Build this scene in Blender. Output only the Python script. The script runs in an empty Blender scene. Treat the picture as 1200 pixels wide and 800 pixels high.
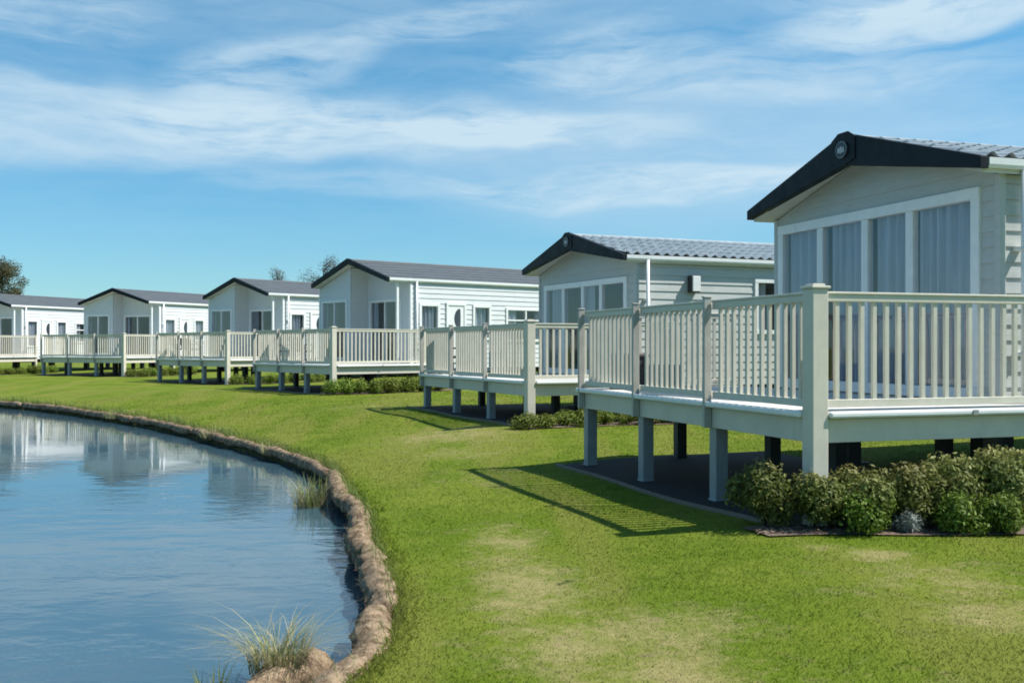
import bpy, math, random
import numpy as np
from mathutils import Vector, Matrix, noise as mnoise

R = math.radians
S = bpy.context.scene
COL = S.collection
rng = np.random.default_rng(7)
random.seed(7)

# ------------------------------------------------------------------ helpers
class MB:
    """collects faces and links them as ONE mesh object"""
    def __init__(self):
        self.v = []; self.f = []
    def poly(self, pts):
        i = len(self.v); self.v += [tuple(p) for p in pts]
        self.f.append(tuple(range(i, i + len(pts))))
    def box(self, x0, x1, y0, y1, z0, z1):
        i = len(self.v)
        self.v += [(x0,y0,z0),(x1,y0,z0),(x1,y1,z0),(x0,y1,z0),(x0,y0,z1),(x1,y0,z1),(x1,y1,z1),(x0,y1,z1)]
        for q in ((0,3,2,1),(4,5,6,7),(0,1,5,4),(1,2,6,5),(2,3,7,6),(3,0,4,7)):
            self.f.append(tuple(i + k for k in q))
    def mbox(self, mp, a0, a1, z0, z1, n0, n1):
        """box in wall coordinates: along a, up z, out n"""
        i = len(self.v)
        for n in (n0, n1):
            for a, z in ((a0,z0),(a1,z0),(a1,z1),(a0,z1)):
                self.v.append(mp(a, z, n))
        for q in ((0,1,2,3),(7,6,5,4),(0,4,5,1),(1,5,6,2),(2,6,7,3),(3,7,4,0)):
            self.f.append(tuple(i + k for k in q))
    def prism(self, pts, off):
        """closed polygon pts extruded by vector off"""
        n = len(pts); i = len(self.v)
        self.v += [tuple(p) for p in pts] + [tuple(np.add(p, off)) for p in pts]
        self.f.append(tuple(i + k for k in range(n)))
        self.f.append(tuple(i + n + k for k in reversed(range(n))))
        for k in range(n):
            j = (k + 1) % n
            self.f.append((i + k, i + n + k, i + n + j, i + j))
    def tube(self, pts, rad, seg=8, cap=True):
        pts = [Vector(p) for p in pts]
        rs = rad if isinstance(rad, (list, tuple)) else [rad] * len(pts)
        i0 = len(self.v)
        for k, p in enumerate(pts):
            t = (pts[min(k+1, len(pts)-1)] - pts[max(k-1, 0)]).normalized()
            a = t.cross(Vector((0,0,1)))
            if a.length < .1: a = t.cross(Vector((1,0,0)))
            a.normalize(); b = t.cross(a)
            for s in range(seg):
                w = 2 * math.pi * s / seg
                self.v.append(tuple(p + (a * math.cos(w) + b * math.sin(w)) * rs[k]))
        for k in range(len(pts) - 1):
            for s in range(seg):
                q = i0 + k * seg
                self.f.append((q + s, q + (s+1) % seg, q + seg + (s+1) % seg, q + seg + s))
        if cap:
            self.f.append(tuple(i0 + s for s in reversed(range(seg))))
            q = i0 + (len(pts) - 1) * seg
            self.f.append(tuple(q + s for s in range(seg)))
    def build(self, name, mat, parent=None, smooth=False, bevel=0, fix=True):
        me = bpy.data.meshes.new(name)
        me.from_pydata(self.v, [], self.f)
        if fix:
            import bmesh
            bm = bmesh.new(); bm.from_mesh(me)
            bmesh.ops.recalc_face_normals(bm, faces=bm.faces)
            bm.to_mesh(me); bm.free()
        me.update()
        return link(name, me, mat, parent, smooth, bevel)

def link(name, me, mat, parent=None, smooth=False, bevel=0):
    o = bpy.data.objects.new(name, me); COL.objects.link(o)
    if mat and not me.materials: me.materials.append(mat)
    if smooth: me.shade_smooth()
    if bevel:
        m = o.modifiers.new('Bevel', 'BEVEL'); m.width = bevel; m.segments = 2; m.limit_method = 'ANGLE'
    if parent: o.parent = parent
    return o

def np_mesh(name, verts, faces, attrs=None):
    """fast mesh from arrays; faces = (n,k) array"""
    me = bpy.data.meshes.new(name)
    verts = np.asarray(verts, np.float32); faces = np.asarray(faces, np.int32)
    n, k = faces.shape
    me.vertices.add(len(verts)); me.vertices.foreach_set('co', verts.ravel())
    me.loops.add(n * k); me.loops.foreach_set('vertex_index', faces.ravel())
    me.polygons.add(n)
    me.polygons.foreach_set('loop_start', np.arange(0, n * k, k, dtype=np.int32))
    for an, av in (attrs or {}).items():
        a = me.attributes.new(an, 'FLOAT', 'POINT'); a.data.foreach_set('value', np.asarray(av, np.float32))
    me.update(calc_edges=True)
    return me

def tag(o, label=None, cat=None, group=None, kind=None):
    if label: o['label'] = label
    if cat: o['category'] = cat
    if group: o['group'] = group
    if kind: o['kind'] = kind
    return o

def empty(name, loc, rz=0.0):
    o = bpy.data.objects.new(name, None); COL.objects.link(o)
    o.location = loc; o.rotation_euler = (0, 0, rz); o.empty_display_size = .3
    return o

def copy_tree(o, parent=None):
    c = o.copy(); COL.objects.link(c)
    if parent: c.parent = parent
    for ch in [x for x in o.children]:
        copy_tree(ch, c)
    return c

ORD = ['first','second','third','fourth','fifth','sixth','seventh','eighth','ninth','tenth','eleventh','twelfth','thirteenth','fourteenth']

# ------------------------------------------------------------------ node helper
class NT:
    def __init__(self, tree): self.t = tree; self.n = tree.nodes; self.l = tree.links
    def new(self, kind, **kw):
        nd = self.n.new(kind)
        for k, v in kw.items(): setattr(nd, k, v)
        return nd
    def put(self, sock, val):
        if hasattr(val, 'is_output'): self.l.new(val, sock)
        else:
            if isinstance(val, (tuple, list)) and len(val) == 3 and sock.type == 'RGBA': val = (*val, 1)
            sock.default_value = val
    def m(self, op, a, b=None, c=None, clamp=False):
        nd = self.new('ShaderNodeMath', operation=op, use_clamp=clamp)
        self.put(nd.inputs[0], a)
        if b is not None: self.put(nd.inputs[1], b)
        if c is not None: self.put(nd.inputs[2], c)
        return nd.outputs[0]
    def mr(self, v, a, b, c=0., d=1., smooth=True):
        nd = self.new('ShaderNodeMapRange', interpolation_type='SMOOTHSTEP' if smooth else 'LINEAR')
        for s, x in zip(nd.inputs, (v, a, b, c, d)): self.put(s, x)
        return nd.outputs[0]
    def noise(self, vec, scale, detail=4, rough=.55, dist=0.):
        nd = self.new('ShaderNodeTexNoise')
        if vec is not None: self.put(nd.inputs['Vector'], vec)
        nd.inputs['Scale'].default_value = scale; nd.inputs['Detail'].default_value = detail
        nd.inputs['Roughness'].default_value = rough; nd.inputs['Distortion'].default_value = dist
        return nd.outputs[0]
    def mix(self, f, a, b, blend='MIX'):
        nd = self.new('ShaderNodeMix', data_type='RGBA', blend_type=blend)
        self.put(nd.inputs[0], f); self.put(nd.inputs[6], a); self.put(nd.inputs[7], b)
        return nd.outputs[2]
    def mapping(self, vec, scale=(1,1,1), loc=(0,0,0), rot=(0,0,0)):
        nd = self.new('ShaderNodeMapping')
        self.put(nd.inputs[0], vec); nd.inputs['Scale'].default_value = scale
        nd.inputs['Location'].default_value = loc; nd.inputs['Rotation'].default_value = rot
        return nd.outputs[0]
    def attr(self, name):
        return self.new('ShaderNodeAttribute', attribute_name=name).outputs['Fac']
    def bump(self, h, strength=.3, dist=.01):
        nd = self.new('ShaderNodeBump'); self.put(nd.inputs['Height'], h)
        nd.inputs['Strength'].default_value = strength; nd.inputs['Distance'].default_value = dist
        return nd.outputs[0]

def material(name):
    m = bpy.data.materials.new(name); m.use_nodes = True
    nt = NT(m.node_tree); b = m.node_tree.nodes['Principled BSDF']
    return m, nt, b

def obj_co(nt): return nt.new('ShaderNodeTexCoord').outputs['Object']
def world_co(nt): return nt.new('ShaderNodeNewGeometry').outputs['Position']

def simple(name, col, rough=.5, var=.12, scale=6., bump=0., spec=.4, stretch=(1,1,1), dirt=None, metal=0.):
    """painted / moulded surface with soft mottling, streaks and dirt"""
    m, nt, b = material(name)
    co = nt.mapping(obj_co(nt), scale=stretch)
    n = nt.noise(co, scale, 5, .6)
    f = nt.mr(n, .3, .7, 1 - var, 1 + var * .6)
    c = nt.new('ShaderNodeCombineColor'); [nt.put(c.inputs[k], nt.m('MULTIPLY', f, col[k])) for k in range(3)]
    out = c.outputs[0]
    if dirt:
        d = nt.noise(nt.mapping(obj_co(nt), scale=(3, 3, .6)), 2.2, 6, .7)
        out = nt.mix(nt.mr(d, .52, .8, 0, dirt[1]), out, dirt[0])
    nt.put(b.inputs['Base Color'], out)
    b.inputs['Roughness'].default_value = rough; b.inputs['Specular IOR Level'].default_value = spec
    b.inputs['Metallic'].default_value = metal
    nt.put(b.inputs['Roughness'], nt.mr(n, .3, .7, rough - .08, rough + .08))
    if bump: nt.put(b.inputs['Normal'], nt.bump(n, bump, .01))
    return m

M = {}
M['clad_grey'] = simple('grey_cladding', (.47,.49,.47), .55, .06, 3, .05, stretch=(1,1,6), dirt=((.36,.36,.33), .35))
M['clad_white'] = simple('white_cladding', (.63,.65,.66), .5, .05, 3, .05, stretch=(1,1,6), dirt=((.52,.52,.48), .3))
M['white'] = simple('white_upvc', (.78,.79,.78), .35, .05, 5, dirt=((.5,.5,.46), .25))
M['anthracite'] = simple('anthracite_paint', (.007,.011,.016), .55, .2, 5, spec=.2, dirt=((.02,.022,.024), .3))
M['soffit'] = simple('soffit_panel', (.62,.61,.56), .6, .08, 4)
M['deck'] = simple('cream_deck_plastic', (.61,.575,.485), .45, .07, 4, .03, dirt=((.42,.40,.33), .35))
M['deckfloor'] = simple('pale_deck_board', (.66,.66,.63), .55, .12, 5, .1, stretch=(6,1,1), dirt=((.36,.34,.3), .4))
M['leg'] = simple('shaded_deck_leg', (.29,.31,.31), .5, .1, 5, .03, dirt=((.2,.19,.15), .5))  # lakeside legs stand in shade, which is put into this darker grey
M['post'] = simple('shaded_rail_post', (.45,.435,.385), .5, .1, 5, .03, dirt=((.24,.23,.18), .5))  # darker copy of the deck colour, painting shade onto the lakeside rail posts
M['steel_leg_shade'] = simple('dark_steel_leg_shade', (.045,.045,.047), .6, .3, 8, .1)
M['roofgrey'] = simple('grey_roof_sheet', (.085,.097,.108), .6, .18, 2.5, .1, stretch=(1,4,1), dirt=((.2,.2,.19), .3))
M['dark_form'] = simple('dark_form_surface', (.06,.05,.045), .6, .3, 40, .3)
M['bark'] = simple('bark', (.085,.065,.048), .9, .35, 9, .5)
M['stem'] = simple('woody_stem', (.07,.05,.035), .9, .3, 20, .3)
M['wood'] = simple('weathered_timber', (.20,.165,.125), .85, .3, 12, .3, stretch=(1,8,8))
M['badge_grey'] = simple('badge_metal', (.16,.17,.18), .35, .1, 20)
M['badge_light'] = simple('badge_light', (.42,.43,.44), .4, .2, 20)
M['badge_dark'] = simple('badge_dark', (.03,.035,.042), .35, .2, 20)

def mk_tile():
    m, nt, b = material('pale_pantile')
    co = obj_co(nt)
    n = nt.noise(co, 2.5, 6, .65); n2 = nt.noise(co, 30, 3, .6)
    c = nt.mix(nt.mr(n, .3, .75), (.25,.295,.32), (.37,.42,.44))
    c = nt.mix(nt.mr(n2, .55, .8, 0, .5), c, (.20,.22,.22))
    nt.put(b.inputs['Base Color'], c); b.inputs['Roughness'].default_value = .42
    nt.put(b.inputs['Normal'], nt.bump(n2, .1, .005))
    return m
M['tile'] = mk_tile()

def mk_glass():
    m, nt, b = material('window_glass')
    nt.n.remove(b)
    out = nt.n['Material Output']
    tr = nt.new('ShaderNodeBsdfTransparent'); tr.inputs[0].default_value = (.97,.985,1,1)
    gl = nt.new('ShaderNodeBsdfGlossy'); gl.inputs['Roughness'].default_value = .015
    n = nt.noise(obj_co(nt), 1.3, 2, .5)
    nt.put(gl.inputs['Normal'], nt.bump(n, .08, .02))
    fr = nt.new('ShaderNodeFresnel'); fr.inputs[0].default_value = 1.5
    f = nt.m('MULTIPLY_ADD', fr.outputs[0], .75, .07, clamp=True)
    f = nt.m('MULTIPLY', f, nt.m('SUBTRACT', 1., nt.new('ShaderNodeNewGeometry').outputs['Backfacing']))
    mx = nt.new('ShaderNodeMixShader'); nt.put(mx.inputs[0], f)
    nt.l.new(tr.outputs[0], mx.inputs[1]); nt.l.new(gl.outputs[0], mx.inputs[2])
    nt.l.new(mx.outputs[0], out.inputs[0])
    return m
M['glass'] = mk_glass()

def mk_cloth(name, col):
    m, nt, b = material(name)
    co = obj_co(nt)
    n = nt.noise(nt.mapping(co, scale=(9, 9, .4)), 2., 3, .6)
    c = nt.mix(nt.mr(n, .3, .7), tuple(x * .75 for x in col), col)
    nt.put(b.inputs['Base Color'], c); b.inputs['Roughness'].default_value = .9
    b.inputs['Specular IOR Level'].default_value = .1
    return m
M['curtain'] = mk_cloth('pale_net_curtain', (.40,.43,.48))
M['drape'] = mk_cloth('grey_drape', (.26,.28,.32))
M['interior'] = simple('dim_interior', (.16,.15,.14), .9, .1, 3)

def mk_leaf(name, dark, light, tip=None):
    m, nt, b = material(name)
    r = nt.attr('rnd')
    c = nt.mix(r, dark, light)
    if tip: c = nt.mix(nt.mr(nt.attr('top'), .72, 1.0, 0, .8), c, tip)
    oi = nt.new('ShaderNodeObjectInfo').outputs['Random']
    h = nt.new('ShaderNodeHueSaturation'); nt.put(h.inputs['Color'], c)
    nt.put(h.inputs['Hue'], nt.mr(oi, 0, 1, .485, .515, False)); nt.put(h.inputs['Value'], nt.mr(oi, 0, 1, .8, 1.2, False))
    nt.put(b.inputs['Base Color'], h.outputs[0])
    b.inputs['Roughness'].default_value = .6; b.inputs['Specular IOR Level'].default_value = .25
    tl = nt.new('ShaderNodeBsdfTranslucent'); nt.put(tl.inputs[0], h.outputs[0])
    mx = nt.new('ShaderNodeMixShader'); mx.inputs[0].default_value = .28
    nt.l.new(b.outputs[0], mx.inputs[1]); nt.l.new(tl.outputs[0], mx.inputs[2])
    nt.l.new(mx.outputs[0], nt.n['Material Output'].inputs[0])
    return m
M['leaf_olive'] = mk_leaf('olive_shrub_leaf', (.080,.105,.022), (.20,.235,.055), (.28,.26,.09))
M['leaf_green'] = mk_leaf('green_shrub_leaf', (.085,.13,.015), (.18,.25,.035))
M['leaf_grey'] = mk_leaf('silver_shrub_leaf', (.14,.17,.15), (.30,.34,.31))
M['leaf_hedge'] = mk_leaf('hedge_leaf', (.10,.15,.02), (.22,.28,.045))
M['leaf_tree'] = mk_leaf('thin_tree_leaf', (.05,.05,.022), (.12,.105,.05))
M['leaf_bare'] = mk_leaf('bare_twig', (.10,.09,.08), (.16,.145,.13))
M['reed'] = mk_leaf('dry_reed', (.24,.21,.10), (.46,.41,.24))
M['reed_green'] = mk_leaf('green_reed', (.10,.15,.03), (.24,.28,.09))

def lawn_colour(nt, fine=True):
    p = world_co(nt)
    w = nt.attr('wear')
    n1 = nt.noise(p, .55, 5, .6); n2 = nt.noise(p, 2.6, 5, .62); n3 = nt.noise(p, 11., 4, .65)
    c = nt.mix(nt.mr(n1, .32, .68), (.096,.150,.007), (.152,.190,.020))
    c = nt.mix(nt.mr(n2, .42, .72, 0, .75), c, (.064,.115,.004))
    n4 = nt.noise(nt.mapping(p, scale=(1.3, .22, 1), rot=(0, 0, .35)), .7, 3, .5)
    c = nt.mix(nt.mr(n4,   .45, .60, 0, .65), c, (.165,.178,.032))
    c = nt.mix(nt.mr(n3, .5, .8, 0, .5), c, (.185,.192,.045))
    k = nt.m('ADD', nt.m('MULTIPLY', nt.m('SUBTRACT', n2, .5), 1.5), nt.m('MULTIPLY', nt.m('SUBTRACT', n3, .5), 1.1))
    f = nt.m('MULTIPLY', nt.mr(nt.m('ADD', nt.m('MULTIPLY', w, .85), k), .30, 1.15), .85)
    c = nt.mix(f, c, (.31,.265,.115))
    f2 = nt.m('MULTIPLY', w, nt.mr(nt.noise(p, 4.4, 4, .6), .62, .75))
    c = nt.mix(nt.m('MULTIPLY', f2, .7), c, (.22,.175,.10))
    d = nt.mr(nt.noise(p, 3.6, 3, .5), .69, .76)
    c = nt.mix(nt.m('MULTIPLY', d, .7), c, (.045,.075,.015))
    c = nt.mix(nt.attr('soil'), c, (.075,.055,.032))
    return c, p

def mk_lawn():
    m, nt, b = material('lawn_turf')
    c, p = lawn_colour(nt)
    nt.put(b.inputs['Base Color'], c)
    b.inputs['Roughness'].default_value = .9; b.inputs['Specular IOR Level'].default_value = .12
    h = nt.m('ADD', nt.noise(p, 90, 3, .7), nt.m('MULTIPLY', nt.noise(p, 14, 4, .6), 1.5))
    nt.put(b.inputs['Normal'], nt.bump(h, .55, .03))
    return m
M['lawn'] = mk_lawn()
def mk_blade():
    m, nt, b = material('lawn_blades')
    c, p = lawn_colour(nt)
    r = nt.attr('rnd')
    h = nt.new('ShaderNodeHueSaturation'); nt.put(h.inputs['Color'], c)
    nt.put(h.inputs['Value'], nt.mr(r, 0, 1, .95, 1.4, False))
    nt.put(h.inputs['Hue'], nt.mr(r, 0, 1, .505, .485, False))
    nt.put(b.inputs['Base Color'], h.outputs[0])
    b.inputs['Roughness'].default_value = .65; b.inputs['Specular IOR Level'].default_value = .2
    tl = nt.new('ShaderNodeBsdfTranslucent'); nt.put(tl.inputs[0], h.outputs[0])
    mx = nt.new('ShaderNodeMixShader'); mx.inputs[0].default_value = .35
    nt.l.new(b.outputs[0], mx.inputs[1]); nt.l.new(tl.outputs[0], mx.inputs[2])
    nt.l.new(mx.outputs[0], nt.n['Material Output'].inputs[0])
    return m
M['blade'] = mk_blade()

def mk_water():
    m, nt, b = material('pond_water')
    p = world_co(nt)
    b.inputs['Base Color'].default_value = (.04,.085,.115,1)
    b.inputs['Roughness'].default_value = .03; b.inputs['IOR'].default_value = 1.5
    b.inputs['Specular IOR Level'].default_value = .6
    calm = nt.mr(nt.noise(nt.mapping(p, scale=(1, 1.8, 1)), .22, 4, .6), .38, .62, .22, 1.25)
    w1 = nt.noise(nt.mapping(p, scale=(1, 1.7, 1), rot=(0, 0, .5)), 2.1, 4, .55, .4)
    w2 = nt.noise(nt.mapping(p, scale=(1, 1.5, 1), rot=(0, 0, -.3)), 7.5, 3, .55, .2)
    sy = nt.new('ShaderNodeSeparateXYZ'); nt.l.new(p, sy.inputs[0])
    calm = nt.m('MULTIPLY', calm, nt.mr(sy.outputs[1], 7, 20, 1, .32))
    h = nt.m('MULTIPLY', nt.m('ADD', w1, nt.m('MULTIPLY', w2, .28)), calm)
    nt.put(b.inputs['Normal'], nt.bump(h, .055, .12))
    return m
M['water'] = mk_water()

def mk_coir():
    m, nt, b = material('coir_fibre')
    co = world_co(nt)
    n = nt.noise(co, 7, 6, .7); n2 = nt.noise(nt.mapping(co, scale=(1, 1, 2.5)), 55, 4, .7)
    c = nt.mix(nt.mr(n, .34, .62), (.10,.068,.042), (.34,.25,.165))
    c = nt.mix(nt.mr(n2, .5, .75, 0, .6), c, (.44,.33,.22))
    c = nt.mix(nt.mr(nt.noise(co, 2.2, 4, .6), .54, .70, 0, .6), c, (.16,.155,.055))
    nt.put(b.inputs['Base Color'], c); b.inputs['Roughness'].default_value = .95
    b.inputs['Specular IOR Level'].default_value = .1
    nt.put(b.inputs['Normal'], nt.bump(nt.m('ADD', n, nt.m('MULTIPLY', n2, .6)), .8, .03))
    return m
M['coir'] = mk_coir()
def mk_ground(name, a, bcol, scale, bump):
    m, nt, b = material(name)
    p = world_co(nt)
    n = nt.noise(p, scale, 5, .7); n2 = nt.noise(p, scale * .12, 4, .6)
    c = nt.mix(nt.mr(n, .35, .65), a, bcol); c = nt.mix(nt.mr(n2, .45, .7, 0, .5), c, tuple(x * .55 for x in a))
    nt.put(b.inputs['Base Color'], c); b.inputs['Roughness'].default_value = .9
    nt.put(b.inputs['Normal'], nt.bump(n, bump, .03))
    return m
M['membrane'] = mk_ground('dark_weed_membrane', (.006,.007,.009), (.016,.017,.020), 9, .4)
M['mulch'] = mk_ground('bark_mulch', (.07,.048,.034), (.23,.17,.125), 26, .9)

# ------------------------------------------------------------------ the place: sizes and positions
EYE = 1.65
WATER = -.42
# corner of each deck (x, y), heading of its lakeside edge (degrees), rail height against the eye, deck length,
# body offset / width, verge and wall set-back from the deck edge, ridge and eaves against the eye, ground level
UNITS = [
 dict(C=(2.82, 9.61),   th=17.6, hr=.50, L=5.64, u0=.55, W=4.30, vb=2.22, vw=2.60, hz=2.66, he=1.93, so=.10, gz=0.0, kind='A'),
 dict(C=(.36, 19.83),   th=24.2, hr=.44, L=5.94, u0=.58, W=4.56, vb=2.27, vw=2.68, hz=2.58, he=1.86, so=.10, gz=.16, kind='A'),
 dict(C=(-5.40, 31.47), th=39.6, hr=.54, L=5.14, u0=.42, W=4.76, vb=2.12, vw=3.08, hz=2.99, he=2.19, so=.03, gz=.23, kind='B'),
 dict(C=(-11.33, 41.42),th=48.6, hr=.58, L=5.20, u0=.60, W=4.56, vb=2.18, vw=3.1, hz=3.01, he=2.23, so=.07, gz=.12, kind='B'),
 dict(C=(-18.73, 50.1), th=65.3, hr=.59, L=5.39, u0=.65, W=4.52, vb=2.10, vw=3.05, hz=3.03, he=2.27, so=.07, gz=.19, kind='B'),
 dict(C=(-27.0, 53.3),  th=71.0, hr=.58, L=5.39, u0=.65, W=4.52, vb=2.10, vw=3.05, hz=2.98, he=2.22, so=.07, gz=.17, kind='B'),
]
NAMES = ['nearest', 'second nearest', 'third nearest', 'fourth nearest', 'second farthest', 'farthest']

# shoreline, from under the viewer round to the far left (lawn lies on its right-hand side)
def catmull(P, n=8):
    P = [np.array(p, float) for p in P]; out = []
    for i in range(len(P) - 1):
        p0 = P[max(i-1, 0)]; p1 = P[i]; p2 = P[i+1]; p3 = P[min(i+2, len(P)-1)]
        for k in range(n):
            t = k / n
            out.append(.5 * ((2*p1) + (-p0+p2)*t + (2*p0-5*p1+4*p2-p3)*t*t + (-p0+3*p1-3*p2+p3)*t**3))
    out.append(P[-1]); return np.array(out)
SHORE_C = [(-2.6,-14),(-2.3,-6),(-2.0,-1),(-1.72,2.2),(-1.35,4.4),(-1.0,5.6),(-.86,6.5),(-.93,7.5),(-1.09,8.3),(-1.42,10.0),
           (-1.72,11.6),(-2.05,12.9),(-2.35,14.0),(-2.75,15.6),(-3.45,17.3),(-4.5,19.2),(-6.0,21.6),(-8.2,25.0),(-11.2,28.9),
           (-15.2,33.4),(-19.0,36.6),(-22.5,38.6),(-27,40.2),(-36,42),(-50,42)]
SHORE = catmull(SHORE_C, 5)
LAKE = np.vstack([SHORE, [(-75, 30), (-85, 0), (-75, -25), (-30, -30), (-2.6, -30)]])

def inside(px, py, poly):
    r = np.zeros(px.shape, bool); n = len(poly); j = n - 1
    for i in range(n):
        xi, yi = poly[i]; xj, yj = poly[j]
        c = ((yi > py) != (yj > py)) & (px < (xj - xi) * (py - yi) / (yj - yi + 1e-12) + xi)
        r ^= c; j = i
    return r
def sdist(px, py, poly):
    """distance to the lake's edge, negative inside"""
    d = np.full(px.shape, 1e9); n = len(poly)
    for i in range(n):
        a = poly[i]; b = poly[(i+1) % n]; ab = b - a; L2 = ab @ ab + 1e-12
        t = np.clip(((px - a[0]) * ab[0] + (py - a[1]) * ab[1]) / L2, 0, 1)
        d = np.minimum(d, np.hypot(px - a[0] - t * ab[0], py - a[1] - t * ab[1]))
    return np.where(inside(px, py, poly), -d, d)

CP = [(u['C'][0], u['C'][1], u['gz']) for u in UNITS]
for u in UNITS:
    t = R(u['th']); c = u['C']
    CP.append((c[0] - math.sin(t)*5 + math.cos(t)*2, c[1] + math.cos(t)*5 + math.sin(t)*2, u['gz'] + .02))
    CP.append((c[0] + math.cos(t)*9, c[1] + math.sin(t)*9, u['gz'] + .06))
CP += [(0,0,0),(6,3,.02),(3,5,0),(-1,12,-.04),(12,6,.1),(20,20,.25),(12,40,.35),(0,60,.4),(-30,75,.3),(-45,50,.15),(0,-15,-.05),(-18,39,.0),(-8,29,.05),(-.5,14,-.16),(.1,12.6,-.08),(40,60,.4)]
CP = np.array(CP)
def base_h(px, py):
    num = np.zeros(np.shape(px)); den = np.zeros(np.shape(px))
    for x, y, z in CP:
        w = 1.0 / ((px - x)**2 + (py - y)**2 + 6.0)**1.7
        num += w * z; den += w
    return num / den
def sm(x, a, b):
    t = np.clip((x - a) / (b - a), 0, 1); return t * t * (3 - 2 * t)
def terrain(px, py):
    px = np.asarray(px, float); py = np.asarray(py, float)
    d = sdist(px, py, LAKE); h = base_h(px, py)
    edge = WATER + .26
    out = edge + (h - edge) * sm(d, -.1, 4.4)
    z = np.where(d > .10, out, edge + (WATER - .9 - edge) * sm(-d, -.12, .35))
    z = z + .018 * np.sin(px * 1.9 + py * .7) * np.sin(py * 1.3 - px * .5) * sm(d, .5, 2.5)
    return z
def tz(x, y): return float(terrain(np.array([x]), np.array([y]))[0])

WEAR = [(-.1,9.4,.5,1.4,.9),(.12,7.6,.55,1.2,1),(.42,6.3,.7,.9,1),(.75,5.5,.8,1.0,1),(.95,6.4,.7,.8,.9),(1.2,4.8,1.2,.8,.8),(3.05,7.4,.9,.9,.75),(3.2,6.4,.9,.6,.95),
        (2.9,8.3,.35,.3,1),(2.55,8.6,.3,.2,.7),(-1.1,19.0,1.6,1.8,.9),(-.3,14.2,1.1,2.0,.55),(-3.5,26,2.5,2.0,.5),(-9,33,4,2,.4),(3.6,4.9,.6,.5,.6),(-.9,17,1.2,1.5,.6)]
def wear(px, py):
    w = np.zeros(np.shape(px))
    for x, y, rx, ry, a in WEAR:
        w = np.maximum(w, a * np.exp(-(((px - x) / rx)**2 + ((py - y) / ry)**2)))
    return np.clip(w + .06, 0, 1)

# ------------------------------------------------------------------ lawn sheet, grass, water
def axis(parts):
    out = []
    for a, b, s in parts: out += list(np.arange(a, b, s))
    return np.array(out + [parts[-1][1]])
xs = axis([(-900,-120,60),(-120,-45,6),(-45,-9,.25),(-9,-4,.2),(-4,5,.1),(5,16,.4),(16,60,2),(60,120,6),(120,900,60)])
ys = axis([(-300,-30,30),(-30,0,2),(0,3.5,.4),(3.5,16,.1),(16,46,.2),(46,60,.6),(60,120,5),(120,900,60)])
GX, GY = np.meshgrid(xs, ys)
GZ = terrain(GX.ravel(), GY.ravel())
nx, ny = len(xs), len(ys)
ii = (np.arange(ny - 1)[:, None] * nx + np.arange(nx - 1)[None, :]).ravel()
me = np_mesh('lawn', np.c_[GX.ravel(), GY.ravel(), GZ], np.c_[ii, ii + 1, ii + nx + 1, ii + nx], {'wear': wear(GX.ravel(), GY.ravel()), 'soil': 1 - sm(sdist(GX.ravel(), GY.ravel(), LAKE), .02, .16)})
lawn = link('lawn', me, M['lawn'], smooth=True); tag(lawn, kind='structure')

wm = MB(); wm.poly([(x, y, WATER) for x, y in LAKE])
# the pond surface reaches a little under the bank all round
cx = np.mean(LAKE, 0)
water = wm.build('pond_water', M['water'], fix=False); tag(water, kind='structure')
if water.data.polygons[0].normal.z < 0: water.data.flip_normals()

# footprints of membrane and planting beds (in deck coordinates) keep the grass out
def to_world(u, a, b):
    """a across (from the lake edge inland), b along the lake edge"""
    t = R(u['th']); return (u['C'][0] + a * math.cos(t) - b * math.sin(t), u['C'][1] + a * math.sin(t) + b * math.cos(t))
def to_local(u, px, py):
    t = R(u['th']); dx = px - u['C'][0]; dy = py - u['C'][1]
    return dx * math.cos(t) + dy * math.sin(t), -dx * math.sin(t) + dy * math.cos(t)
def in_bed(px, py):
    r = np.zeros(px.shape, bool)
    for k, u in enumerate(UNITS[:3]):
        a, b = to_local(u, px, py)
        r |= (a > -.38) & (a < 3.0) & (b > -.1) & (b < u['L'] + .35)
        r |= (a > (-.85 if k == 0 else -.5)) & (a < 4.8) & (b > (-.28 - .28 * (a + .8) if k == 0 else -.6)) & (b <= .1)
    return r

def blades(n, ymin, ymax, hmin, hmax, wid):
    # density falls with the square of the distance
    Y = ymin * (ymax / ymin) ** rng.random(n)
    X = Y * (-.72 + 1.6 * rng.random(n))
    d = sdist(X, Y, LAKE)
    ok = (d > .05) & ~in_bed(X, Y)
    X, Y, d = X[ok], Y[ok], d[ok]; n = len(X)
    Z = terrain(X, Y) - .004
    W = wear(X, Y)
    k = np.clip(Y / 9, .6, 3.0)
    h = (hmin + (hmax - hmin) * rng.random(n) ** 1.5) * (1 - .35 * W) * np.clip(.8 + .2 * k, .8, 1.3)
    h = np.where(d < .28, h * (1.2 + .7 * rng.random(n)), h)
    a = rng.random(n) * 2 * np.pi; w = wid * k * (.6 + .8 * rng.random(n))
    la = rng.random(n) * 2 * np.pi; ln = h * (.3 + .9 * rng.random(n))
    bx, by = np.cos(a) * w, np.sin(a) * w
    V = np.empty((n, 4, 3))
    V[:, 0] = np.c_[X - bx, Y - by, Z]; V[:, 1] = np.c_[X + bx, Y + by, Z]
    mx, my = X + np.cos(la) * ln * .35, Y + np.sin(la) * ln * .35
    V[:, 2] = np.c_[mx + bx * .7, my + by * .7, Z + h * .65]
    V[:, 3] = np.c_[X + np.cos(la) * ln, Y + np.sin(la) * ln, Z + h]
    i = np.arange(n)[:, None] * 4
    F = np.concatenate([i + np.array([[0, 1, 2]]), i + np.array([[0, 2, 3]])])
    r = np.repeat(rng.random(n), 4)
    return np_mesh('lawn_grass', V.reshape(-1, 3), F, {'wear': np.repeat(W, 4), 'rnd': r})
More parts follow.
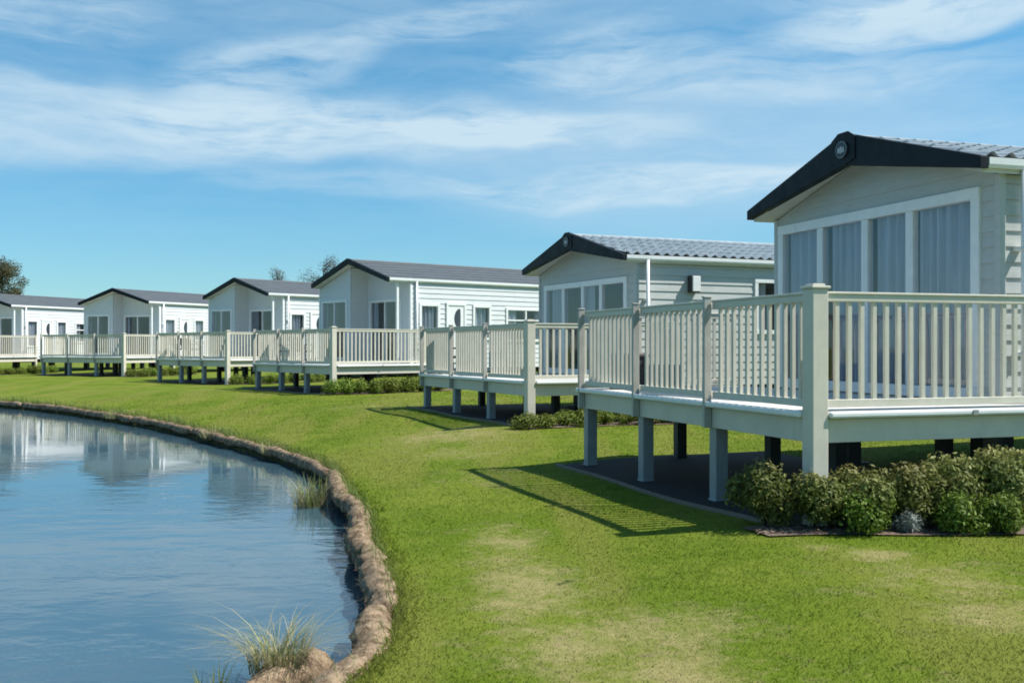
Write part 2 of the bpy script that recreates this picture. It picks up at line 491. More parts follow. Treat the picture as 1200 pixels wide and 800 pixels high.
g = link('lawn_grass', blades(580000, 4.3, 34,   .011, .027, .0024), M['blade'])
tag(g, 'short mown green grass blades covering the lawn', 'grass', kind='stuff')

# ------------------------------------------------------------------ beds and edgings
def sheet(name, pts, mat, lift, res=.25):
    """ground sheet following the terrain inside a convex polygon"""
    pts = np.array(pts); x0, y0 = pts.min(0); x1, y1 = pts.max(0)
    # build in the polygon's own bilinear frame
    n = 24; V = []; F = []
    for i in range(n + 1):
        for j in range(n + 1):
            s, t = i / n, j / n
            p = (pts[0]*(1-s) + pts[1]*s)*(1-t) + (pts[3]*(1-s) + pts[2]*s)*t
            V.append((p[0], p[1], tz(p[0], p[1]) + lift))
    for i in range(n):
        for j in range(n):
            a = i*(n+1)+j; F.append((a, a+n+1, a+n+2, a+1))
    o = link(name, np_mesh(name, V, F), mat, smooth=True)
    if o.data.polygons[0].normal.z < 0: o.data.flip_normals()
    return tag(o, kind='structure')
for k, u in enumerate(UNITS):
    sheet('membrane_bed', [to_world(u, -.36, -.05), to_world(u, 3.1, -.05), to_world(u, 3.1, u['L'] + .3), to_world(u, -.36, u['L'] + .3)], M['membrane'], .012)
    b0, b1, aL = (-.36, -1.98, -.72) if k == 0 else (-.62, -.62, -.34)
    sheet('planting_bed', [to_world(u, aL, b0), to_world(u, 4.8, b1), to_world(u, 4.8, -.06), to_world(u, aL, .12)], M['mulch'], .016)
    if k > 2: continue
    mb = MB()
    line = [to_world(u, -.39, u['L'] + .32 - (u['L'] + .40) * i / 30) for i in range(31)]
    for (x0, y0), (x1, y1) in zip(line[:-1], line[1:]):
        dx, dy = x1 - x0, y1 - y0; l = math.hypot(dx, dy); ox, oy = -dy / l * .025, dx / l * .025
        za, zb = tz(x0, y0), tz(x1, y1)
        mb.prism([(x0-ox,y0-oy,za-.06),(x0+ox,y0+oy,za-.06),(x0+ox,y0+oy,za+.035),(x0-ox,y0-oy,za+.035)], (dx, dy, zb - za))
    e = mb.build('bed_edging', M['wood'])
    tag(e, 'weathered timber edging strip between lawn and dark ground under the %s deck' % NAMES[k], 'edging', 'timber edgings of the deck beds')

# loose bark chips lying on the nearest planting bed
def chips(n):
    u = UNITS[0]; V = []; F = []
    a = rng.random(n) * 5.5 - .75; b = (-.24 - .26 * (a + .8)) * rng.random(n)
    for k in range(n):
        x, y = to_world(u, a[k], b[k]); z = tz(x, y) + .02
        s = .012 + .022 * rng.random(); w = rng.random() * 6.28; t = (rng.random() - .5) * s
        c, q = math.cos(w) * s, math.sin(w) * s
        i = len(V); V += [(x-c,y-q,z+t),(x+q*.5,y-c*.5,z+.01),(x+c,y+q,z-t+.006),(x-q*.5,y+c*.5,z)]; F.append((i,i+1,i+2,i+3))
    return np_mesh('bark_chips', V, F)
tag(link('bark_chips', chips(1600), simple('bark_chip', (.20,.145,.105), .9, .5, 14)), 'reddish brown bark chips scattered on the planting bed', 'mulch', kind='stuff')

# ------------------------------------------------------------------ coir rolls along the bank
def log_mesh(path, rad, seed, seg=16, lump=.22):
    path = np.asarray(path); n = len(path); V = []; F = []
    T = np.gradient(path, axis=0)
    for i in range(n):
        t = T[i] / np.linalg.norm(T[i]); nrm = np.array([-t[1], t[0]])
        end = min(i, n - 1 - i); rr = rad * (1 if end > 1 else (.93 if end == 1 else .8))
        for s in range(seg):
            w = 2 * math.pi * s / seg
            k = rr * (1 + lump * (mnoise.noise(Vector((path[i][0]*2.1 + seed, path[i][1]*2.1, s*.13)))) + .26 * mnoise.noise(Vector((path[i][0]*8, path[i][1]*8, s*.7 + seed))) + .14 * mnoise.noise(Vector((path[i][0]*23, path[i][1]*23, s*1.7 + seed))))
            p = path[i] + nrm * math.cos(w) * k * 1.12
            V.append((p[0], p[1], math.sin(w) * k))
        if i:
            for s in range(seg):
                a = (i-1)*seg + s; b = (i-1)*seg + (s+1) % seg
                F.append((a, b, b + seg, a + seg))
    L_ = float(np.hypot(*np.diff(path, axis=0).T).sum()); fr = random.Random(int(seed * 10) + 3)
    for q in range(int(L_ * (520 if seg >= 20 else 110))):      # loose fibres standing off the roll
        i = fr.randrange(1, n - 1); s_ = fr.randrange(seg); w = 2 * math.pi * s_ / seg
        if math.sin(w) < -.3: continue
        p = np.array(V[i * seg + s_]); o = np.array([(V[i*seg + s_][0] - path[i][0]), (V[i*seg + s_][1] - path[i][1]), p[2]]); o /= np.linalg.norm(o) + 1e-9
        d = o * .55 + np.array([fr.gauss(0, 1), fr.gauss(0, 1), fr.gauss(0, .6)]); d /= np.linalg.norm(d); l = fr.uniform(.025, .07) * (1 if seg >= 20 else 1.6)
        p = p + np.array([fr.gauss(0, .02), fr.gauss(0, .02), -.004]); t = np.cross(d, [.3, .2, .9]); t = t / (np.linalg.norm(t) + 1e-9) * (.0022 if seg >= 20 else .005)
        b = len(V); V += [tuple(p - t), tuple(p + t), tuple(p + d * l)]; F.append((b, b + 1, b + 2))
    mb = MB(); mb.v = V; mb.f = F
    mb.f.append(tuple(range(seg))); mb.f.append(tuple(range((n-1)*seg, n*seg)))
    return mb
sl = np.r_[0, np.cumsum(np.hypot(*np.diff(SHORE, axis=0).T))]
def along(s): return np.array([np.interp(s, sl, SHORE[:, 0]), np.interp(s, sl, SHORE[:, 1])])
s_seam = sl[np.argmin(np.hypot(SHORE[:,0] + .92, SHORE[:,1] - 7.25))]
LOGS = [(s_seam - 5.6, s_seam - .05), (s_seam + .05, s_seam + 4.6), (s_seam + 4.7, s_seam + 8.3)]
s = s_seam + 8.36
while s < sl[-1] - 16:
    LOGS.append((s, min(s + 4.6, sl[-1] - 11))); s += 4.66
log_lab = ['tan coir roll edging the pond in the bottom foreground', 'thick tan coir roll at the pond bend beyond the dark seam',
           'coir roll behind the reed tuft where the bank turns left']
for k, (a, b) in enumerate(LOGS):
    n = max(12, int((b - a) / .07)) if k < 3 else max(10, int((b - a) / .2))
    P = np.array([along(a + (b - a) * i / n) for i in range(n + 1)])
    w = np.array([.035 * math.sin(1.7 * sp + k) + .02 * math.sin(4.1 * sp) for sp in np.linspace(a, b, n + 1)])
    P[:, 0] += w
    o = log_mesh(P, .114 if k < 2 else (.10 if k == 2 else .09), k * 3.3, 20 if k < 3 else 12, .22 if k < 3 else .5).build('coir_roll', M['coir'], smooth=True)
    o.location.z = WATER + (.17 if k < 3 else .15)
    if k < 3: lab = log_lab[k]
    elif k == len(LOGS) - 1: lab = 'farthest coir roll on the pond bank at the left picture edge'
    else: lab = '%s coir roll of the far bank counted from the upper reed tuft' % ORD[k - 3]
    tag(o, lab, 'coir roll', 'coir rolls edging the pond')
# short loose roll and grey sheeting on the water side, nearest the viewer
P = catmull([(-1.22,6.62),(-1.42,6.2),(-1.5,5.7),(-1.62,5.1),(-1.8,4.3),(-2.0,3.2)], 8)
o = log_mesh(P, .12, 9.1, 20, .45).build('coir_roll', M['coir'], smooth=True); o.location.z = WATER + .05
tag(o, 'ragged brown coir roll lying on the water side below the tall reed tuft', 'coir roll', 'coir rolls edging the pond')

# ------------------------------------------------------------------ reeds
def reed_clump(n, rad, hmin, hmax, lean, wid, seed):
    r = np.random.default_rng(seed); V = []; F = []; A = []
    for k in range(n):
        a = r.random() * 6.283; q = rad * math.sqrt(r.random()); x, y = q * math.cos(a), q * math.sin(a)
        h = hmin + (hmax - hmin) * r.random(); b = a + r.normal() * .7; l = lean * h * (.3 + r.random()); w = wid * (.6 + .8 * r.random())
        px, py = -math.sin(b) * w, math.cos(b) * w; i = len(V); m = 5; c = r.random()
        for j in range(m):
            t = j / (m - 1); ww = 1 - t * .92
            cx_, cy_ = x + math.cos(b) * l * t * t, y + math.sin(b) * l * t * t; z = h * (t - .32 * t ** 3 * lean)
            V += [(cx_ - px*ww, cy_ - py*ww, z), (cx_ + px*ww, cy_ + py*ww, z)]; A += [c, c]
            if j: q_ = i + 2*j; F.append((q_-2, q_-1, q_+1, q_))
    return np_mesh('reeds', V, F, {'rnd': A})
def reeds(loc, label, dry, green):
    t = empty('reed_tuft', loc); tag(t, label, 'reeds', 'reed tufts at the pond edge')
    link('dry_stalks', reed_clump(*dry), M['reed'], t); link('green_stalks', reed_clump(*green), M['reed_green'], t)
reeds((-2.62,13.5,WATER - .05), 'short yellow green reed tuft standing in the water where the bank turns', (150,.22,.25,.55,.7,.006,1), (130,.2,.25,.6,.5,.006,2))
reeds((-1.42,6.3,WATER + .1), 'tall wispy pale reed tuft growing on the foreground coir roll', (300,.17,.2,.48,1.2,.0035,3), (80,.15,.2,.42,.8,.004,4))
reeds((-1.62,5.62,WATER), 'bright green reed blades standing at the bottom water edge', (30,.1,.15,.3,.6,.005,5), (40,.08,.22,.42,.3,.008,6))

reeds((-6.35,22.25,WATER + .12), 'dry tan grass tuft growing on the bank roll below the fourth deck', (120,.32,.15,.36,.9,.007,7), (60,.3,.12,.28,.9,.007,8))
reeds((-4.35,19.0,WATER + .12), 'dry tan grass tuft on the bank midway between the two other bank tufts', (110,.25,.12,.3,.9,.006,9), (50,.25,.1,.26,.9,.006,10))
reeds((-10.7,28.4,WATER + .12), 'dry tan grass tuft farthest along the left part of the bank', (110,.45,.15,.34,.9,.009,11), (60,.4,.12,.3,.9,.009,12))

def bank_grass(n):
    # ragged grass leaning over the back of the bank roll, thick in some places and thin in others
    V = []; F = []; A = []; m = 0
    for q in range(n):
        t = 4 + (sl[-1] - 15) * rng.random() ** 1.6
        if mnoise.noise(Vector((t * .55, 3.1, 0))) + .9 * (rng.random() - .5) < .02: continue
        p = along(t); d = along(t + .05) - p; d /= np.linalg.norm(d) + 1e-9; o = np.array([d[1], -d[0]])
        k = .03 + .15 * rng.random(); x, y = p + o * k; z = WATER + .24 - .04 * (k / .18)
        far = 1 + max(0., y - 9) * .045; h = (.05 + .13 * rng.random() ** 2) * min(far, 1.7); w = .0022 * far * 1.2
        a = rng.random() * 6.283; l = h * (.25 + .6 * rng.random()); c = rng.random()
        lx, ly = math.cos(a) * l - o[0] * h * .35, math.sin(a) * l - o[1] * h * .35; bx, by = math.cos(a + 1.57) * w, math.sin(a + 1.57) * w
        i = len(V); V += [(x-bx, y-by, z-.05), (x+bx, y+by, z-.05), (x+lx*.4+bx*.7, y+ly*.4+by*.7, z+h*.62), (x+lx*.4-bx*.7, y+ly*.4-by*.7, z+h*.62), (x+lx, y+ly, z+h*.9)]
        A += [c] * 5; F += [(i, i+1, i+2, i+3), (i+3, i+2, i+4, i+4)]
    me = bpy.data.meshes.new('bank_grass'); me.from_pydata(V, [], [f if f[2] != f[3] else f[:3] for f in F])
    at = me.attributes.new('rnd', 'FLOAT', 'POINT'); at.data.foreach_set('value', np.array(A, np.float32)); me.update()
    return me
tag(link('bank_grass', bank_grass(16000), M['reed_green']), 'ragged straw and green grass fringe overhanging the pond bank', 'grass', kind='stuff')

# ------------------------------------------------------------------ walls with boards and openings
def clip(poly, a0, z0, a1, z1):
    """keep the part of poly (a,z) below the line (a0,z0)-(a1,z1)"""
    f = lambda p: z0 + (z1 - z0) * (p[0] - a0) / (a1 - a0) - p[1]
    out = []
    for i in range(len(poly)):
        p, q = poly[i], poly[(i+1) % len(poly)]; fp, fq = f(p), f(q)
        if fp >= 0: out.append(p)
        if fp * fq < 0:
            t = fp / (fp - fq); out.append((p[0] + (q[0]-p[0])*t, p[1] + (q[1]-p[1])*t))
    return out
def boarded(mb, mp, a0, a1, z0, z1, tops=(), holes=(), bh=.165, out=.017, acuts=()):
    As = sorted({a0, a1, *acuts, *[h[0] for h in holes], *[h[1] for h in holes]}); As = [a for a in As if a0 <= a <= a1]
    nb = int(math.ceil((z1 - z0) / bh))
    for k in range(nb):
        zb = z0 + k * bh; zt = min(zb + bh, z1)
        zs = sorted({zb, zt, *[h[2] for h in holes if zb < h[2] < zt], *[h[3] for h in holes if zb < h[3] < zt]})
        N = lambda z: out * (1 - (z - zb) / bh)
        for i in range(len(As) - 1):
            l, r = As[i], As[i+1]
            for j in range(len(zs) - 1):
                b, t = zs[j], zs[j+1]
                cm, zm = (l + r) / 2, (b + t) / 2
                if any(h[0] <= cm <= h[1] and h[2] <= zm <= h[3] for h in holes): continue
                p = [(l, b), (r, b), (r, t), (l, t)]
                for tp in tops:
                    if tp[0] <= cm <= tp[2] or not tops: p = clip(p, *tp) if p else p
                if len(p) >= 3:
                    mb.poly([mp(a, z, N(z)) for a, z in p])
                    if j == 0 and k:
                        low = [q for q in p if abs(q[1] - b) < 1e-6]
                        if len(low) == 2: mb.poly([mp(low[0][0], b, N(b)), mp(low[1][0], b, N(b)), mp(low[1][0], b, 0), mp(low[0][0], b, 0)])

def curtain_mesh(mb, mp, a0, a1, z0, z1, n, amp=.045, period=.17, ph=0.):
    k = max(6, int((a1 - a0) / .018))
    P = [a0 + (a1 - a0) * i / k for i in range(k + 1)]
    O = [n + amp * math.sin(6.283 * a / period + ph + 1.3 * math.sin(a * 7 + ph)) for a in P]
    for i in range(k):
        mb.poly([mp(P[i], z0, O[i]), mp(P[i+1], z0, O[i+1]), mp(P[i+1], z1, O[i+1]), mp(P[i], z1, O[i])])

def window(root, name, mp, a0, a1, z0, z1, cuts=(), transoms=(), fw=.07, mull=.06, sides=None, slope=None, curtains=None):
    """frame set in an opening; panes and curtains are its sub-parts. curtains: list of (pane index, from, to, material)"""
    f = MB(); n0, n1 = -.06, .045
    f.mbox(mp, a0 - .02, a1 + .02, z0 - .02, z0 + fw, n0, n1 + .012)
    f.mbox(mp, a0 - .02, a1 + .02, z1 - fw, z1 + .02, n0, n1)
    f.mbox(mp, a0 - .02, a0 + fw, z0 + fw, z1 - fw, n0, n1 - .003); f.mbox(mp, a1 - fw, a1 + .02, z0 + fw, z1 - fw, n0, n1 - .003)
    E = [a0 + fw] + [c for c in cuts] + [a1 - fw]
    for c in cuts: f.mbox(mp, c - mull/2, c + mull/2, z0 + fw, z1 - fw, n0 + .01, n1 - .012)
    Z = [z0 + fw] + list(transoms) + [z1 - fw]
    for t in transoms: f.mbox(mp, a0 + fw, a1 - fw, t - .025, t + .025, n0 + .014, n1 - .016)
    fr = f.build(name, M['white'], root, bevel=.006)
    for i in range(len(E) - 1):
        l = E[i] + (mull/2 if i else 0); r = E[i+1] - (mull/2 if i < len(E)-2 else 0)
        for j in range(len(Z) - 1):
            b = Z[j] + (.025 if j else 0); t = Z[j+1] - (.025 if j < len(Z)-2 else 0)
            g = MB(); g.mbox(mp, l - .005, r + .005, b - .005, t + .005, -.012, -.004); g.build('pane', M['glass'], fr)
    for (i, s0, s1, mat) in (curtains or []):
        l, r = E[i], E[i+1]; w = r - l
        c = MB(); curtain_mesh(c, mp, l + w*s0, l + w*s1, z0 + .03, z1 - .03, -.10, ph=i * 2.1 + l); c.build('curtain', M[mat], fr, smooth=True, fix=False)
    return fr

# ------------------------------------------------------------------ caravans
def pantile(mb, x0, x1, y_e, z_e, y_r, z_r, rows, per):
    """interlocking tile sheet: waves along x, steps up the slope"""
    n = int((x1 - x0) / per * 8); A = []
    d = Vector((0, y_r - y_e, z_r - z_e)); nrm = Vector((1,0,0)).cross(d).normalized()
    if nrm.z < 0: nrm = -nrm
    for r in range(rows):
        for t, up in ((r / rows, .03), ((r + 1) / rows - .0005, .0)):
            row = []
            for i in range(n + 1):
                x = x0 + (x1 - x0) * i / n; ph = (x / per) % 1
                w = .5 + .5 * math.cos(6.283 * ph); w = w ** 1.6
                p = Vector((x, y_e, z_e)) + d * t + nrm * (up + .055 * w)
                row.append(tuple(p))
            A.append(row)
    base = len(mb.v)
    for row in A: mb.v += row
    for r in range(len(A) - 1):
        for i in range(n):
            a = base + r*(n+1) + i; mb.f.append((a, a+1, a+n+2, a+n+1))

def caravan(k, u):
    A = u['kind'] == 'A'
    F = EYE + u['hr'] - 1.1                         # deck floor level
    cx_, cy_ = to_world(u, u['vw'] + 5.5, u['u0'] + u['W'] / 2)
    gz = tz(*to_world(u, u['vw'], u['u0']))
    root = empty('holiday_caravan', (u['C'][0], u['C'][1], gz), R(u['th']))
    fl = F - gz; ev = EYE + u['he'] - gz; rg = EYE + u['hz'] - gz
    y0, y1 = u['u0'], u['u0'] + u['W']; ym = (y0 + y1) / 2; vw, vb = u['vw'], u['vb']; Lc = 11.6; xe = vw + Lc
    so = u['so']; bot = fl - .16
    pitch = (rg - ev) / (u['W'] / 2 + so)
    pitch -= .035
    wt = ev + pitch * so - .15                      # wall top at the eaves
    wall_m = M['clad_grey'] if A else M['clad_white']
    side = lambda a, z, n: (a, y0 - n, z)
    back = lambda a, z, n: (a, y1 + n, z)
    gtop = [(y0, wt, ym, wt + pitch * u['W'] / 2), (ym, wt + pitch * u['W'] / 2, y1, wt)]
    # --- walls
    w = MB()
    if A:
        front = lambda a, z, n: (vw - n, a, z)
        if k == 0: fw_ = (y0 + .28, y1 - .10, fl + .04, fl + 2.30)
        else: fw_ = (y0 + .35, y1 - .30, fl + .04, fl + 2.12)
        sw = [(vw + 3.0, vw + 4.2, fl + .95, fl + 2.12), (vw + 7.0, vw + 8.2, fl + .95, fl + 1.95)]
        boarded(w, front, y0, y1, bot, wt + pitch * u['W'] / 2, gtop, [fw_], acuts=(ym,))
        boarded(w, side, vw, xe, bot, wt, (), sw)
        boarded(w, back, vw, xe, bot, wt)
    else:
        vl = 2.42; yr = ym + .25                    # left half stands forward, right half is a recessed porch
        fl_l = lambda a, z, n: (vl - n, a, z); fr_r = lambda a, z, n: (vw - n, a, z); ret = lambda a, z, n: (a, yr - n, z)
        hl = (yr + .25, y1 - .18, fl + .12, fl + 2.15); hr_ = (y0 + .55, yr - .14, fl + .03, fl + 2.12)
        zr = wt + pitch * u['W'] / 2
        boarded(w, fl_l, yr, y1, bot, zr, [(yr, zr - pitch * (yr - ym), y1, wt)], [hl])
        boarded(w, fr_r, y0, yr, bot, zr, gtop, [hr_], acuts=(ym,))
        boarded(w, ret, vl, vw, bot, zr - .02 - pitch * (yr - ym))
        sd = vw + .35
        sw = [(sd, sd + .78, fl + .5, fl + 1.96), (sd + 1.08, sd + 1.86, fl + .0, fl + 2.0), (sd + 2.2, sd + 2.95, fl + .8, fl + 1.96), (sd + 3.65, sd + 5.6, fl + .75, fl + 1.9)]
        boarded(w, side, vw, xe, bot, wt, (), sw)
        boarded(w, back, vl, xe, bot, wt)
    w.poly([(xe, y0, bot), (xe, y1, bot), (xe, y1, wt), (xe, ym, wt + pitch * u['W'] / 2), (xe, y0, wt)])
    w.build('wall', wall_m, root, fix=False)
    # inside: floor, lining and partition
    it = MB(); i0 = vw + .03
    it.poly([(i0, y0 + .02, fl), (xe - .02, y0 + .02, fl), (xe - .02, y1 - .02, fl), (i0, y1 - .02, fl)])
    it.poly([(i0, y0 + .02, wt - .05), (xe - .02, y0 + .02, wt - .05), (xe - .02, y1 - .02, wt - .05), (i0, y1 - .02, wt - .05)])
    it.poly([(vw + 5, y0 + .03, fl), (vw + 5, y1 - .03, fl), (vw + 5, y1 - .03, wt - .06), (vw + 5, y0 + .03, wt - .06)])
    it.build('interior', M['interior'], root, fix=False)
    # --- corner trims and skirt rail
    for yy, s in ((y0, -1), (y1, 1)):
        ct = MB(); xx = vw if (A or s < 0) else 2.42
        ct.box(xx - .03, xx + .05, yy - .03 if s < 0 else yy - .05, yy + .05 if s < 0 else yy + .03, bot, wt + .01)
        ct.build('corner_trim', wall_m if A else M['white'], root, bevel=.006)
    # --- chassis
    ch = MB()
    for yy in (y0 + .9, y1 - .9): ch.box(vw + .3, xe - .3, yy - .04, yy + .04, bot - .20, bot - .02)
    ch.box(vw + .02, xe - .02, y0 + .02, y1 - .02, bot - .025, bot + .01)
    ch.build('chassis', M['steel_leg_shade'], root)
    for xx in (vw + .6, vw + 3.2, vw + 6, vw + 9, xe - .6):
        for yy in (y0 + .9, y1 - .9):
            wx, wy = to_world(u, xx, yy); zz = tz(wx, wy) - gz
            p = MB(); p.box(xx - .1, xx + .1, yy - .1, yy + .1, zz - .05, bot - .2); p.box(xx - .2, xx + .2, yy - .2, yy + .2, zz - .05, zz + .06); p.build('support_pier', M['steel_leg_shade'], root)
    # --- roof
    rf = MB(); up = .02
    if A:
        for ya, s in ((y0 - so, -1), (y1 + so, 1)):
            pantile(rf, vb + .09, xe + .12, ya, ev - .01 + up, ym, rg + up - .12, 5, .24)
        roof = rf.build('roof', M['tile'], root, fix=False)
        rc = MB(); rc.tube([(vb + .05, ym, rg - .085), (xe + .13, ym, rg - .085)], .055, 10); rc.build('ridge_cap', M['tile'], roof, smooth=False)
    else:
        for ya in (y0 - so, y1 + so):
            nr = 6
            for r in range(nr):
                t0, t1 = r / nr, (r + 1) / nr
                P = lambda t, o: (ya + (ym - ya) * t, ev - .02 + (rg - .08 - ev) * t + o)
                a, b = P(t0, .032), P(t1, .012)
                rf.poly([(vb + .07, a[0], a[1]), (xe + .12, a[0], a[1]), (xe + .12, b[0], b[1]), (vb + .07, b[0], b[1])])
                c = P(t0, .01); rf.poly([(vb + .07, a[0], a[1]), (xe + .12, a[0], a[1]), (xe + .12, c[0], c[1]), (vb + .07, c[0], c[1])])
        roof = rf.build('roof', M['roofgrey'], root, fix=False)
        rc = MB(); rc.tube([(vb + .05, ym, rg - .085), (xe + .13, ym, rg - .085)], .05, 8); rc.build('ridge_cap', M['roofgrey'], roof)
    # underside of the roof (soffit)
    sf = MB(); th = .10
    for ya, s in ((y0 - so, -1), (y1 + so, 1)):
        sf.prism([(vb + .06, ya, ev - .03), (vb + .06, ym, rg - .12), (vb + .06, ym, rg - .12 - th), (vb + .06, ya, ev - .03 - th)], (xe + .1 - vb - .06, 0, 0))
    sf.build('soffit', M['soffit'], roof)
    # --- barge boards
    da, dt = (.40, .13) if A else (.19, .15)
    for s in (0, 1):
        ya = y0 - so - .06 if s == 0 else y1 + so + .06
        e_ = ev - .02
        zt = rg - .02
        pts = [(vb - .02, ya, e_ + .05), (vb - .02, ym, zt), (vb - .02, ym, zt - da), (vb - .02, ya, e_ + .05 - dt)]
        b = MB(); b.prism(pts, (.11, 0, 0)); b.build('barge_board', M['anthracite'], root, bevel=.008)
    if A:
        cb = MB(); zt = rg - .02
        cb.prism([(vb - .035, ym - .24, zt - .075), (vb - .035, ym - .1, zt + .005), (vb - .035, ym + .1, zt + .005), (vb - .035, ym + .24, zt - .075), (vb - .035, ym + .24, zt - .35), (vb - .035, ym, zt - .415), (vb - .035, ym - .24, zt - .35)], (.02, 0, 0))
        cap = cb.build('gable_plate', M['anthracite'], root, bevel=.006)
        cz = zt - .21
        em = MB(); em.prism([(vb - .055, ym + .115 * math.cos(t), cz + .105 * math.sin(t)) for t in np.linspace(0, 6.283, 29)[:-1]], (.019, 0, 0))
        badge = em.build('emblem', M['badge_dark'], cap)
        rgm = MB(); N = 32
        for i in range(N):
            t0, t1 = 6.2832 * i / N, 6.2832 * (i + 1) / N
            q = lambda t, r, x: (x, ym + r * 1.09 * math.cos(t), cz + r * math.sin(t))
            rgm.poly([q(t0,.092,vb-.058), q(t1,.092,vb-.058), q(t1,.106,vb-.058), q(t0,.106,vb-.058)])
        rgm.build('emblem_ring', M['badge_grey'], badge, fix=False)
        lt = MB()                                   # three rounded light shapes, as the worn badge shows
        for yy, hh in ((.045, .045), (0, .058), (-.045, .045)):
            lt.prism([(vb - .062, ym + yy + .022 * math.cos(t), cz - .012 + hh * max(math.sin(t), -.55)) for t in np.linspace(0, 6.283, 17)[:-1]], (.006, 0, 0))
        lt.build('emblem_mark', M['badge_light'], badge)
    # --- gutter and downpipe
    gt = MB(); yy = y0 - so - .022
    prof = [(yy - .04, ev + .02), (yy - .04, ev - .05), (yy - .025, ev - .085), (yy + .02, ev - .085), (yy + .035, ev - .05), (yy + .035, ev + .0)]
    gt.prism([(vb + .1, a, z) for a, z in prof], (xe - vb, 0, 0)); gut = gt.build('gutter', M['white'], root)
    dp = MB(); xx = vw + .2
    dp.tube([(xx, yy - .01, ev - .07), (xx, yy - .01, bot - .1)], .036 if k else .04, 10)
    for zz in (fl + .5, fl + 1.6): dp.box(xx - .05, xx + .05, yy - .03, y0 + .005, zz, zz + .04)
    dp.build('downpipe', M['white'], root, smooth=True)
    # --- openings
    if A:
        a0, a1 = fw_[0], fw_[1]; w_ = a1 - a0
        cuts = [a0 + w_ * .285, a0 + w_ * .50, a0 + w_ * .745]
        cur = [(0, .03, .92, 'curtain'), (1, .03, .84, 'curtain'), (2, .03, .82, 'curtain'), (3, .03, .93, 'curtain')] if k == 0 else [(0, .0, .3, 'curtain'), (1, .55, .95, 'curtain'), (3, .1, .9, 'curtain')]
        window(root, 'patio_door', front, *fw_, cuts=cuts, fw=.11, mull=.13, curtains=cur)
        for q in sw: window(root, 'window', side, *q, cuts=[(q[0] + q[1]) / 2], curtains=[(0, 0, .5, 'curtain'), (1, .5, 1, 'curtain')])
        vt = MB(); vt.mbox(side, vw + 1.25, vw + 1.47, fl + 1.80, fl + 2.16, .0, .17); v_ = vt.build('flue_box', M['steel_leg_shade'], root, bevel=.015)
        vp = MB(); vp.mbox(side, vw + 1.265, vw + 1.455, fl + 1.82, fl + 2.14, .165, .20); vp.build('flue_cover', M['white'], v_, bevel=.01)
    else:
        window(root, 'window', fl_l, *hl, cuts=[(hl[0] + hl[1]) / 2], curtains=[(0, 0, .25, 'drape'), (1, .75, 1, 'drape')])
        m_ = (hr_[0] + hr_[1]) / 2
        window(root, 'patio_door', fr_r, *hr_, cuts=[m_], mull=.05, curtains=[(0, .0, .22, 'curtain'), (1, .6, .98, 'drape')] if k % 2 else [(0, .0, .2, 'drape'), (1, .72, .98, 'curtain')])
        # slim post of the porch
        pp = MB(); pp.box(vw - .02 - .5, vw - .5 + .06, y0 + .02, y0 + .10, fl, wt + .02); pp.build('porch_post', M['white'], root, bevel=.006)
        q = sw[0]; window(root, 'window', side, *q, curtains=[(0, .1, .9, 'curtain')])
        q = sw[2]; window(root, 'window', side, *q, curtains=[(0, .05, .95, 'curtain')])
        q = sw[3]; window(root, 'window', side, *q, cuts=[q[0] + .9], transoms=[q[3] - .42], curtains=[(0, .0, .6, 'curtain'), (1, .5, 1, 'drape')])
        # entrance door with a crescent light
        q = sw[1]; d = MB(); d.mbox(side, q[0] + .06, q[1] - .06, q[2] + .02, q[3] - .06, -.03, .03)
        df = MB(); df.mbox(side, q[0] - .02, q[0] + .06, q[2], q[3], -.05, .05); df.mbox(side, q[1] - .06, q[1] + .02, q[2], q[3], -.05, .05); df.mbox(side, q[0] - .02, q[1] + .02, q[3] - .06, q[3] + .03, -.05, .053)
        door = d.build('entrance_door', M['white'], root, bevel=.006); df.build('door_frame', M['white'], door)
        mc = (q[0] + q[1]) / 2; zc = q[2] + 1.5
        cr = MB(); pts = [(mc + .16 - .24 * math.sin(t), zc + .34 * math.cos(t)) for t in np.linspace(.15, 2.99, 12)] + [(mc + .16 + .02 * math.sin(t), zc + .33 * math.cos(t)) for t in np.linspace(2.9, .24, 10)]
        cr.prism([side(a, z, .036) for a, z in pts], (0, .012, 0)); cr.build('door_light', M['darkpane'], door)
        hd = MB(); hd.mbox(side, q[1] - .16, q[1] - .12, q[2] + .95, q[2] + 1.15, .03, .06); hd.build('door_handle', M['steel_leg_shade'], door)
    return root

def mk_darkpane():
    m, nt, b = material('dark_glass'); n = nt.noise(obj_co(nt), 3, 3)
    nt.put(b.inputs['Base Color'], nt.mix(n, (.02,.025,.035), (.06,.075,.095))); b.inputs['Roughness'].default_value = .06
    return m
M['darkpane'] = mk_darkpane()

CAR_LABEL = [
 'nearest grey caravan with thick black gable boards and four curtained glass doors',
 'second nearest grey caravan, light tiled roof, black gable boards and wall flue box',
 'third nearest white caravan with plain grey roof and thin black gable trim',
 'fourth nearest white caravan, just left of the third with the plain grey roof',
 'second farthest white caravan with dark open porch doors, left of the middle ones',
 'farthest white caravan, cut off by the left picture edge']
for k, u in enumerate(UNITS):
    tag(caravan(k, u), CAR_LABEL[k], 'caravan', 'holiday caravans in a row beside the pond')

